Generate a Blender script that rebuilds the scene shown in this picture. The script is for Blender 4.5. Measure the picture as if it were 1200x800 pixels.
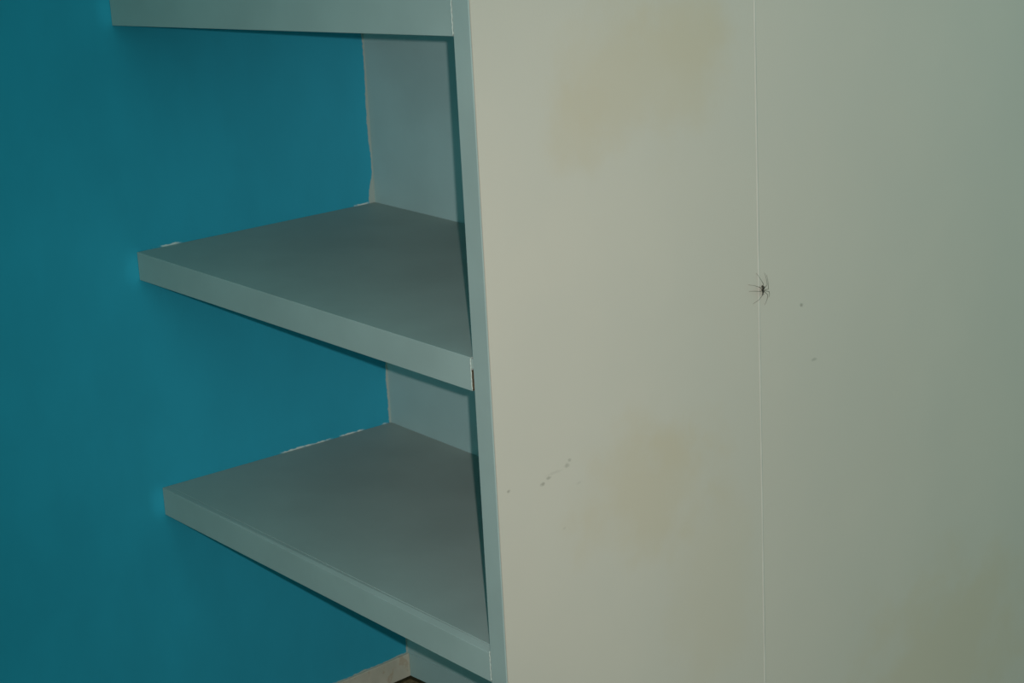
import bpy, bmesh, math, random
from mathutils import Vector, Matrix, noise

for o in list(bpy.data.objects):
    bpy.data.objects.remove(o)
SC = bpy.context.scene
COL = SC.collection

# ---------------------------------------------------------------- camera, light, exposure
CAM_POS = Vector((1.79301, -1.04944, 0.45185))
RIGHT = Vector((0.67668273, 0.73450184, -0.051064))
UP = Vector((-0.16803417, 0.2215863, 0.96055402))
FWD = Vector((-0.71684378, 0.64140982, -0.27336503))
cd = bpy.data.cameras.new('camera')
cd.sensor_width = 36.0
cd.lens = 2183.7 / 1200 * 36.0
cd.clip_start = 0.02
cam = bpy.data.objects.new('camera', cd)
cam.matrix_world = Matrix(((RIGHT.x, UP.x, -FWD.x, CAM_POS.x),
                           (RIGHT.y, UP.y, -FWD.y, CAM_POS.y),
                           (RIGHT.z, UP.z, -FWD.z, CAM_POS.z),
                           (0, 0, 0, 1)))
COL.objects.link(cam)
SC.camera = cam

w = bpy.data.worlds.new('dim_room_light')
w.use_nodes = True
SC.world = w
bg = w.node_tree.nodes['Background']
bg.inputs[0].default_value = (0.254, 0.566, 0.558, 1)
bg.inputs[1].default_value = 1.0

# the camera's own flash, just up and right of the lens
fl = bpy.data.lights.new('camera_flash', 'SPOT')
fl.energy = 101.4
fl.color = (0.95, 0.769, 0.758)
fl.shadow_soft_size = 0.006
fl.spot_size = math.radians(70)
fl.spot_blend = 1.0
flash = bpy.data.objects.new('camera_flash', fl)
AIM = (FWD + RIGHT * 0.26 - UP * 0.06).normalized()      # the flash head points a little to the right
flash.matrix_world = AIM.to_track_quat('-Z', 'Y').to_matrix().to_4x4()
flash.location = CAM_POS + RIGHT * 0.026 + UP * 0.020
COL.objects.link(flash)

vs = SC.view_settings
SC.display_settings.display_device = 'sRGB'
vs.view_transform = 'Standard'
vs.look = 'None'
vs.gamma = 1.0
vs.use_curve_mapping = False
vs.exposure = 0.0

# ---------------------------------------------------------------- measures (metres)
W = 0.5656            # blue wall to the inner face of the side panel
T = 0.0223            # thickness of the side panel
XF = W + T            # outer face of the panel and of the wall behind it
DEP = 0.3408          # depth of the alcove
SEAM = 0.3715         # where the panel ends against the wall
FLOOR = -0.700
TOP = 1.75

# ---------------------------------------------------------------- material helpers
class NT:
    def __init__(self, name):
        self.m = bpy.data.materials.new(name)
        self.m.use_nodes = True
        self.t = self.m.node_tree
        self.b = self.t.nodes['Principled BSDF']
        tc = self.t.nodes.new('ShaderNodeTexCoord')
        self.obj = tc.outputs['Object']
        s = self.t.nodes.new('ShaderNodeSeparateXYZ')
        self.t.links.new(self.obj, s.inputs[0])
        self.x, self.y, self.z = s.outputs
    def put(self, sock, v):
        if isinstance(v, bpy.types.NodeSocket):
            self.t.links.new(v, sock)
        elif isinstance(v, (tuple, list)) and len(v) == 3 and sock.type == 'RGBA':
            sock.default_value = (*v, 1)
        else:
            sock.default_value = v
    def math(self, op, a, b=0.0, c=0.0):
        n = self.t.nodes.new('ShaderNodeMath')
        n.operation = op
        self.put(n.inputs[0], a); self.put(n.inputs[1], b)
        if len(n.inputs) > 2: self.put(n.inputs[2], c)
        return n.outputs[0]
    def ramp(self, v, lo, hi, a=0.0, b=1.0):
        n = self.t.nodes.new('ShaderNodeMapRange')
        n.interpolation_type = 'SMOOTHSTEP'
        for i, q in enumerate((v, lo, hi, a, b)): self.put(n.inputs[i], q)
        return n.outputs[0]
    def noise(self, scale, detail=3.0, rough=0.55, vec=None, off=None, stretch=None):
        n = self.t.nodes.new('ShaderNodeTexNoise')
        v = vec or self.obj
        if off or stretch:
            mp = self.t.nodes.new('ShaderNodeMapping')
            if off: mp.inputs[1].default_value = off
            if stretch: mp.inputs[3].default_value = stretch
            self.t.links.new(v, mp.inputs[0]); v = mp.outputs[0]
        self.t.links.new(v, n.inputs['Vector'])
        n.inputs['Scale'].default_value = scale
        n.inputs['Detail'].default_value = detail
        n.inputs['Roughness'].default_value = rough
        return n.outputs['Fac']
    def mix(self, f, a, b):
        n = self.t.nodes.new('ShaderNodeMix')
        n.data_type = 'RGBA'
        self.put(n.inputs[0], f); self.put(n.inputs[6], a); self.put(n.inputs[7], b)
        return n.outputs[2]
    def bump(self, h, strength, dist=0.001):
        n = self.t.nodes.new('ShaderNodeBump')
        n.inputs['Strength'].default_value = strength
        n.inputs['Distance'].default_value = dist
        self.t.links.new(h, n.inputs['Height'])
        self.t.links.new(n.outputs[0], self.b.inputs['Normal'])
    def blob(self, cy, cz, ry, rz, wob, soft=0.5):
        """soft spot in the y-z plane (a stain): 1 inside, 0 outside, edge moved by wob"""
        dy = self.math('DIVIDE', self.math('SUBTRACT', self.y, cy), ry)
        dz = self.math('DIVIDE', self.math('SUBTRACT', self.z, cz), rz)
        d = self.math('SQRT', self.math('ADD', self.math('MULTIPLY', dy, dy), self.math('MULTIPLY', dz, dz)))
        if wob is not None:
            d = self.math('ADD', d, wob)
        return self.ramp(d, 1.0 - soft, 1.0, 1.0, 0.0)
    def done(self, col, rough=0.5, spec=0.5):
        self.put(self.b.inputs['Base Color'], col)
        self.put(self.b.inputs['Roughness'], rough)
        self.b.inputs['Specular IOR Level'].default_value = spec
        return self.m

BLUE = (0.0262, 0.3590, 0.4900)
GREY = (0.3070, 0.3810, 0.3490)
BACK = (0.3180, 0.4670, 0.4510)
CREAM = (0.5430, 0.4840, 0.3990)

def mat_grey(name, base):
    n = NT(name)
    a = n.noise(9.0, 4); b = n.noise(160.0, 2, stretch=(0.15, 1, 1))
    f = n.ramp(a, 0.3, 0.7)
    c = n.mix(f, tuple(q * 0.95 for q in base), tuple(q * 1.05 for q in base))
    n.bump(b, 0.12, 0.0006)
    return n.done(c, 0.55, 0.3)

def mat_blue():
    n = NT('blue_emulsion_paint')
    big = n.noise(3.2, 4); mid = n.noise(14.0, 4, stretch=(1, 1, 0.5)); fine = n.noise(260.0, 2)
    f = n.math('MULTIPLY_ADD', n.ramp(mid, 0.3, 0.7), 0.5, n.math('MULTIPLY', n.ramp(big, 0.3, 0.7), 0.5))
    blue = n.mix(f, tuple(q * 0.93 for q in BLUE), tuple(q * 1.08 for q in BLUE))
    # paler blue halo round the fronts of the shelves
    for zc, hh in ((0.268, 0.026), (-0.018, 0.032), (-0.295, 0.030)):
        wob = n.math('MULTIPLY_ADD', n.noise(40.0, 3), 0.5, -0.25)
        halo = n.blob(-0.006, zc, 0.017, hh, wob, 0.8)
        blue = n.mix(n.math('MULTIPLY', halo, 0.45), blue, tuple(q * 1.35 for q in BLUE))
    # white paint lapping out of the corner on to the blue, with a ragged edge
    rag = n.math('MULTIPLY_ADD', n.noise(22.0, 5, 0.65), 0.010, -0.005)
    rag2 = n.math('MULTIPLY_ADD', n.noise(160.0, 3), 0.003, -0.0015)
    e = n.math('ADD', n.y, n.math('ADD', rag, rag2))
    # wider lap where the middle shelf meets the corner
    bulge = n.math('MULTIPLY', n.ramp(n.math('ABSOLUTE', n.math('ADD', n.z, -0.004)), 0.0, 0.032, 1.0, 0.0), 0.007)
    e = n.math('ADD', e, bulge)
    lap = n.ramp(e, 0.3372, 0.3382)
    # white flecks where the shelf tops meet the wall
    gate = n.ramp(n.noise(34.0, 3, off=(3.1, 0.4, 7.7)), 0.40, 0.52)
    thin = n.math('MULTIPLY_ADD', n.noise(110.0, 3, off=(9, 2, 1)), 0.0046, -0.0010)
    fleck = None
    for z0, slope, spans in ((0.0, -0.003 / DEP, ((0.012, 0.062), (0.295, 0.335))),
                             (-0.28, -0.0096 / DEP, ((0.165, 0.300), (0.322, 0.338)))):
        top = n.math('MULTIPLY_ADD', n.y, slope, z0)
        h = n.math('SUBTRACT', n.z, top)
        m = n.math('MULTIPLY', n.ramp(n.math('SUBTRACT', h, thin), -0.0003, 0.0006, 1.0, 0.0), gate)
        m = n.math('MULTIPLY', m, n.ramp(h, -0.004, -0.002))
        wins = [n.math('MULTIPLY', n.ramp(n.y, p, p + 0.012), n.ramp(n.y, q - 0.012, q, 1.0, 0.0)) for p, q in spans]
        m = n.math('MULTIPLY', m, n.math('MAXIMUM', *wins))
        fleck = m if fleck is None else n.math('MAXIMUM', fleck, m)
    # bare strip above the skirting
    low = n.ramp(n.math('ADD', n.z, n.math('ADD', rag, rag2)), -0.6105, -0.6095, 1.0, 0.0)
    lap = n.math('MAXIMUM', lap, low)
    c = n.mix(lap, blue, tuple(q * m for q, m in zip(BACK, (1.15, 1.02, 0.95))))
    c = n.mix(fleck, c, (0.58, 0.72, 0.68))
    n.bump(n.math('MULTIPLY_ADD', mid, 0.5, fine), 0.15, 0.0008)
    return n.done(c, 0.5, 0.25)

def mat_cream(name):
    n = NT(name)
    big = n.noise(2.4, 4); mid = n.noise(9.0, 4); fine = n.noise(320.0, 2)
    c = n.mix(n.ramp(big, 0.3, 0.7), tuple(q * 0.97 for q in CREAM), tuple(q * 1.02 for q in CREAM))
    c = n.mix(n.math('MULTIPLY', n.ramp(mid, 0.35, 0.7), 0.30), c, tuple(q * m for q, m in zip(CREAM, (0.93, 0.96, 0.98))))
    wob = n.math('MULTIPLY_ADD', n.noise(12.0, 5, 0.65, off=(4, 1, 2)), 1.6, -0.8)
    # old yellow-brown damp stains
    for cy, cz, ry, rz, k in ((0.215, 0.215, 0.16, 0.10, 0.45), (0.27, 0.245, 0.10, 0.05, 0.30),
                              (0.205, -0.20, 0.13, 0.09, 0.45), (0.235, -0.165, 0.05, 0.04, 0.25),
                              (0.72, -0.56, 0.24, 0.17, 0.45), (0.30, -0.33, 0.10, 0.16, 0.22), (0.12, 0.17, 0.06, 0.05, 0.25)):
        s = n.blob(cy, cz, ry, rz, wob, 0.75)
        c = n.mix(n.math('MULTIPLY', s, k), c, tuple(q * m for q, m in zip(CREAM, (0.95, 0.87, 0.72))))
    # dark fly spots and a scuffed trail
    w2 = n.math('MULTIPLY_ADD', n.noise(300.0, 2), 1.2, -0.6)
    for cy, cz, ry, rz, k in ((0.4391, -0.0622, 0.0042, 0.0030, 0.62), (0.4598, -0.127, 0.0060, 0.0026, 0.40),
                              (0.0148, -0.148, 0.0030, 0.0024, 0.50), (0.0578, -0.1529, 0.0045, 0.0026, 0.50),
                              (0.0657, -0.1492, 0.0040, 0.0024, 0.42), (0.090, -0.1435, 0.0045, 0.0036, 0.36),
                              (0.0935, -0.1390, 0.0030, 0.0028, 0.36), (0.074, -0.146, 0.014, 0.0020, 0.14),
                              (0.083, -0.205, 0.003, 0.002, 0.20), (0.105, -0.165, 0.006, 0.002, 0.14)):
        s = n.blob(cy, cz, ry, rz, w2, 0.8)
        c = n.mix(n.math('MULTIPLY', s, k * 0.8), c, (0.10, 0.09, 0.06))
    n.bump(n.math('MULTIPLY_ADD', mid, 1.2, fine), 0.10, 0.0008)
    return n.done(c, 0.55, 0.3)

def mat_flat(name, col, var=0.1, scale=40.0, rough=0.6, spec=0.3):
    n = NT(name)
    f = n.ramp(n.noise(scale, 4), 0.3, 0.7)
    return n.done(n.mix(f, tuple(q * (1 - var) for q in col), tuple(q * (1 + var) for q in col)), rough, spec)

def mat_skirting():
    n = NT('stained_beige_skirting_paint')
    f = n.ramp(n.noise(30.0, 4), 0.3, 0.7)
    c = n.mix(f, (0.45, 0.47, 0.37), (0.54, 0.55, 0.44))
    s = n.ramp(n.noise(60.0, 3, off=(2, 5, 1)), 0.58, 0.66)
    c = n.mix(n.math('MULTIPLY', s, 0.4), c, (0.36, 0.26, 0.14))
    return n.done(c, 0.6, 0.3)

M_BLUE = mat_blue()
M_GREY = mat_grey('grey_white_gloss_paint', GREY)
M_BACK = mat_grey('grey_white_wall_paint', BACK)
M_CREAM = mat_cream('stained_cream_paint')
M_SKIRT = mat_skirting()
M_FLOOR = mat_flat('olive_brown_carpet', (0.13, 0.105, 0.055), 0.35, 220.0, 0.95, 0.1)
M_GAP_SHADE = mat_flat('dark_olive_gap_shade', (0.035, 0.034, 0.016), 0.3, 300.0, 0.95, 0.1)  # shade of the gap between carpet and skirting, put into the colour
M_RAW = mat_flat('dark_bare_wood', (0.085, 0.065, 0.036), 0.3, 200.0, 0.8, 0.1)
M_BEAD = mat_flat('pale_filler', (0.46, 0.52, 0.46), 0.06, 300.0)
M_SEAM = mat_flat('cream_joint_filler', (0.520, 0.480, 0.405), 0.05, 30.0)
M_SPIDER = mat_flat('spider_dark_brown', (0.020, 0.017, 0.011), 0.3, 900.0, 0.5, 0.3)
M_LEG = mat_flat('spider_leg_brown', (0.13, 0.12, 0.085), 0.3, 900.0, 0.6, 0.3)

# ---------------------------------------------------------------- mesh helpers
def link(name, bm, mat, parent=None, smooth=False):
    bmesh.ops.recalc_face_normals(bm, faces=bm.faces)
    me = bpy.data.meshes.new(name)
    bm.to_mesh(me); bm.free()
    me.materials.append(mat)
    for p in me.polygons: p.use_smooth = smooth
    o = bpy.data.objects.new(name, me)
    COL.objects.link(o)
    if parent: o.parent = parent
    return o

def hexa(v, bev=0.0, seg=2):
    """box from eight corners: (x0|x1)(y0|y1)(z0|z1) in binary order"""
    bm = bmesh.new()
    q = [bm.verts.new(p) for p in v]
    for f in ((0, 1, 3, 2), (4, 6, 7, 5), (0, 4, 5, 1), (2, 3, 7, 6), (0, 2, 6, 4), (1, 5, 7, 3)):
        bm.faces.new([q[i] for i in f])
    if bev:
        bmesh.ops.bevel(bm, geom=bm.edges[:], offset=bev, segments=seg, affect='EDGES', profile=0.5)
    return bm

def box(x0, x1, y0, y1, z0, z1, bev=0.0, seg=2):
    return hexa([(x, y, z) for x in (x0, x1) for y in (y0, y1) for z in (z0, z1)], bev, seg)

def tube(pts, rad, sides=8):
    """closed tube along points with a radius for each"""
    bm = bmesh.new(); rings = []
    pts = [Vector(p) for p in pts]
    for i, p in enumerate(pts):
        d = (pts[min(i + 1, len(pts) - 1)] - pts[max(i - 1, 0)]).normalized()
        a = d.orthogonal().normalized() if i == 0 else (a - d * a.dot(d)).normalized()
        b = d.cross(a)
        rings.append([bm.verts.new(p + (a * math.cos(t) + b * math.sin(t)) * rad[i])
                      for t in (2 * math.pi * k / sides for k in range(sides))])
    for r0, r1 in zip(rings, rings[1:]):
        for k in range(sides):
            bm.faces.new((r0[k], r0[(k + 1) % sides], r1[(k + 1) % sides], r1[k]))
    bm.faces.new(rings[0]); bm.faces.new(rings[-1])
    return bm

def structure(o):
    o['kind'] = 'structure'
    return o

def thing(name, label, cat, loc=(0, 0, 0), group=None):
    o = bpy.data.objects.new(name, None)
    o.empty_display_size = 0.05
    COL.objects.link(o)
    o.location = loc
    o['label'] = label; o['category'] = cat
    if group: o['group'] = group
    return o

# ---------------------------------------------------------------- the setting
structure(link('floor', box(-0.10, 3.4, -2.6, 3.2, FLOOR - 0.05, FLOOR), M_FLOOR))
structure(link('wall_left', box(-0.10, 0.0, -2.6, SEAM, FLOOR, TOP), M_BLUE))
structure(link('wall_back', box(0.0, W, DEP, SEAM, FLOOR, TOP), M_BACK))
structure(link('wall_right', box(-0.10, XF, SEAM + 0.0004, 3.2, FLOOR, TOP), M_CREAM))

# skirting left, standing a little proud of the wall and clear of the carpet
structure(link('baseboard_left', box(0.0, 0.0035, 0.0, DEP, -0.6440, -0.6110, 0.0012), M_SKIRT))
structure(link('baseboard_back', box(0.0035, W, DEP - 0.001, DEP, -0.6440, -0.6105, 0.0004), M_BACK))

# carpeted step that fills the foot of the alcove, with a dark strip standing in for the shadow gap at the skirting
structure(link('trim_2', box(0.0, W, 0.0, DEP, FLOOR, -0.6440), M_FLOOR))
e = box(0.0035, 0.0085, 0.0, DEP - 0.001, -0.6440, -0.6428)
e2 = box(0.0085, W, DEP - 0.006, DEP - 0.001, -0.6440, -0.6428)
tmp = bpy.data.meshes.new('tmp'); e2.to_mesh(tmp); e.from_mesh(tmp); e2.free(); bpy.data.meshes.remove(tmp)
structure(link('shadow_gap_strip', e, M_GAP_SHADE))

# raised filler line down the joint between panel and wall
random.seed(3)
pts = []; rad = []
for i in range(121):
    z = FLOOR + 0.002 + (TOP - FLOOR - 0.004) * i / 120
    pts.append((XF - 0.0024, SEAM + 0.0012 * noise.noise(Vector((0, 0, z * 3.0))), z))
    rad.append(0.0030 + 0.0003 * noise.noise(Vector((5, 1, z * 9.0))))
structure(link('trim_1', tube(pts, rad, 8), M_SEAM, smooth=True))

# ---------------------------------------------------------------- side panel of the shelves
panel = thing('side_panel', 'tall cream-painted board closing the right ends of the shelves, with faint yellow stains',
              'panel', (W, 0, FLOOR))
hh = TOP - FLOOR
o = link('board', box(0.0014, T, 0.0016, SEAM, 0.0, hh), M_CREAM, panel)
# object-space texture of the board is taken at the room's origin so that stains run on to the wall
o.data.transform(Matrix.Translation((W, 0, FLOOR))); o.location = (-W, 0, -FLOOR)
# front edge and inside face carry the same grey paint as the shelves
ef = bmesh.new()
edge = box(0.0, T - 0.0006, 0.0, 0.0016, 0.0, hh, 0.0006)
o = link('front_edge', edge, M_GREY, panel); o['label'] = 'narrow grey-white front edge'
o = link('inner_face', box(0.0, 0.0014, 0.0016, DEP, 0.0, hh), M_GREY, panel); o['label'] = 'grey-white inside face'
ef.free()

# ---------------------------------------------------------------- the three shelves
def shelf(label, z, th, right_dz, back_dz, gap, lip=None, crack=None):
    """z: top at the front left corner; the far ends dip by right_dz and back_dz"""
    s = thing('shelf', label, 'shelf', (0, 0, z), 'painted shelves in the alcove')
    x0, x1 = 0.0004, W - gap
    y0, y1 = 0.0, DEP - 0.0006
    def top(x, y): return right_dz * x / W + back_dz * y / DEP
    ys = lip or y0
    v = []
    for x in (x0, x1):
        for y in (ys, y1):
            v.append((x, y, top(x, y) - th)); v.append((x, y, top(x, y)))
    link('board', hexa(v, 0.0002 if lip else 0.0005, 2), M_GREY, s)
    if lip:
        # edging strip nailed along the front, its top planed off towards the right end
        v = []
        for x, d0, d1 in ((x0, 0.0, 0.0), (x1, 0.0036, 0.0008)):
            for y, d in ((y0, d0), (lip - 0.0001, d1)):
                v.append((x, y, top(x, y) - th)); v.append((x, y, top(x, y) - d))
        o = link('front_lip', hexa(v, 0.0003, 2), M_GREY, s)
    # thin line of filler at the joint with the side panel
    zt, zb = top(W, 0) - 0.001, top(W, 0) - th + 0.001
    xb = W - gap - 0.0001 if gap > 0.001 else W - 0.0005
    n = 14
    p = [(xb + 0.0003 * math.sin(i * 1.9), -0.0001, zb + (zt - zb) * i / n) for i in range(n + 1)]
    r = [0.0006 + 0.0002 * math.sin(i * 2.7) for i in range(n + 1)]
    o = link('filler_line', tube(p, r, 6), M_BEAD, s, True); o['label'] = 'thin pale line of filler at the right end'
    if crack:
        # the crack is stopped with filler at its upper end only
        o = link('bare_end', box(x1, x1 + 0.0004, 0.0006, 0.30, zb - 0.0005, zt - 0.011), M_RAW, s)
        o['label'] = 'dark bare wood showing in the crack'
        o = link('filler_plug', box(x1, W - 0.0002, 0.0003, 0.012, zt - 0.009, zt, 0.0003), M_GREY, s)
    return s

shelf('grey-white painted shelf at the top, only its front edge and underside shadow showing',
      0.2512 + 0.032, 0.032, 0.0170, 0.0, 0.0004)
shelf('grey-white painted shelf in the middle, a dark crack at its right end',
      0.0, 0.0320, -0.0207, -0.0032, 0.0029, crack=True)
shelf('grey-white painted shelf at the bottom, nearest the floor, with a lipped front edge',
      -0.28, 0.0332, -0.0286, -0.0096, 0.0004, lip=0.0085)

# ---------------------------------------------------------------- spider on the joint
sp = thing('spider', 'small dark spider with long thin legs sitting on the cream wall joint', 'spider',
           (XF, 0.3738, -0.0310))
# one continuous body: head-and-chest at the bottom, abdomen above
prof = [(-4.6, 0.25), (-4.2, 0.8), (-3.3, 1.15), (-2.3, 1.25), (-1.3, 1.1), (-0.7, 0.75), (-0.2, 0.85), (0.5, 1.5),
        (1.5, 1.95), (2.5, 2.0), (3.4, 1.7), (4.1, 1.1), (4.6, 0.35)]
bm = tube([(0.0031 + 0.0006 * math.sin(i), 0.0, z * 0.00085) for i, (z, r) in enumerate(prof)],
          [r * 0.00078 for z, r in prof], 12)
body = link('body', bm, M_SPIDER, sp, True)
# palps
for sy in (-1, 1):
    bm = tube([(0.0030, sy * 0.0006, -0.0040), (0.0034, sy * 0.0011, -0.0056), (0.0022, sy * 0.0010, -0.0066)],
              [0.00028, 0.00026, 0.00018], 6)
    link('palp', bm, M_SPIDER, sp, True)
# legs: hip, knee, shin, foot in mm in the plane of the wall, with height off it
LEGS = [  # (y, z) path, hip first; left of the picture is -y
    [(0.9, -1.2), (5.4, -0.6), (8.0, 6.5), (9.6, 12.6)],
    [(0.8, -0.8), (3.4, 4.6), (5.4, 10.0), (6.2, 15.5)],
    [(1.0, -2.0), (4.2, -6.4), (5.9, -12.5), (6.0, -18.6)],
    [(1.0, -1.7), (6.2, -3.4), (10.2, -7.4), (12.4, -12.0)],
    [(-0.8, -0.8), (-2.7, 6.6), (-4.4, 12.4), (-6.2, 17.6)],
    [(-0.9, -1.2), (-7.2, 3.6), (-13.5, 6.6), (-19.4, 8.2)],
    [(-1.0, -1.7), (-7.2, -0.4), (-13.0, 0.6), (-18.2, 0.9)],
    [(-0.9, -2.1), (-3.6, -4.9), (-7.2, -10.2), (-12.2, -13.4)]]
HT = (0.0030, 0.0062, 0.0034, 0.0003)
for L in LEGS:
    P = [Vector((h, y * 0.001, z * 0.001)) for (y, z), h in zip(L, HT)]
    fine = []
    for a, b in zip(P, P[1:]):
        for k in range(4): fine.append(a.lerp(b, k / 4))
    fine.append(P[-1])
    n = len(fine) - 1
    r = [0.00032 - 0.00019 * i / n for i in range(n + 1)]
    link('leg', tube(fine, r, 6), M_LEG, sp, True)
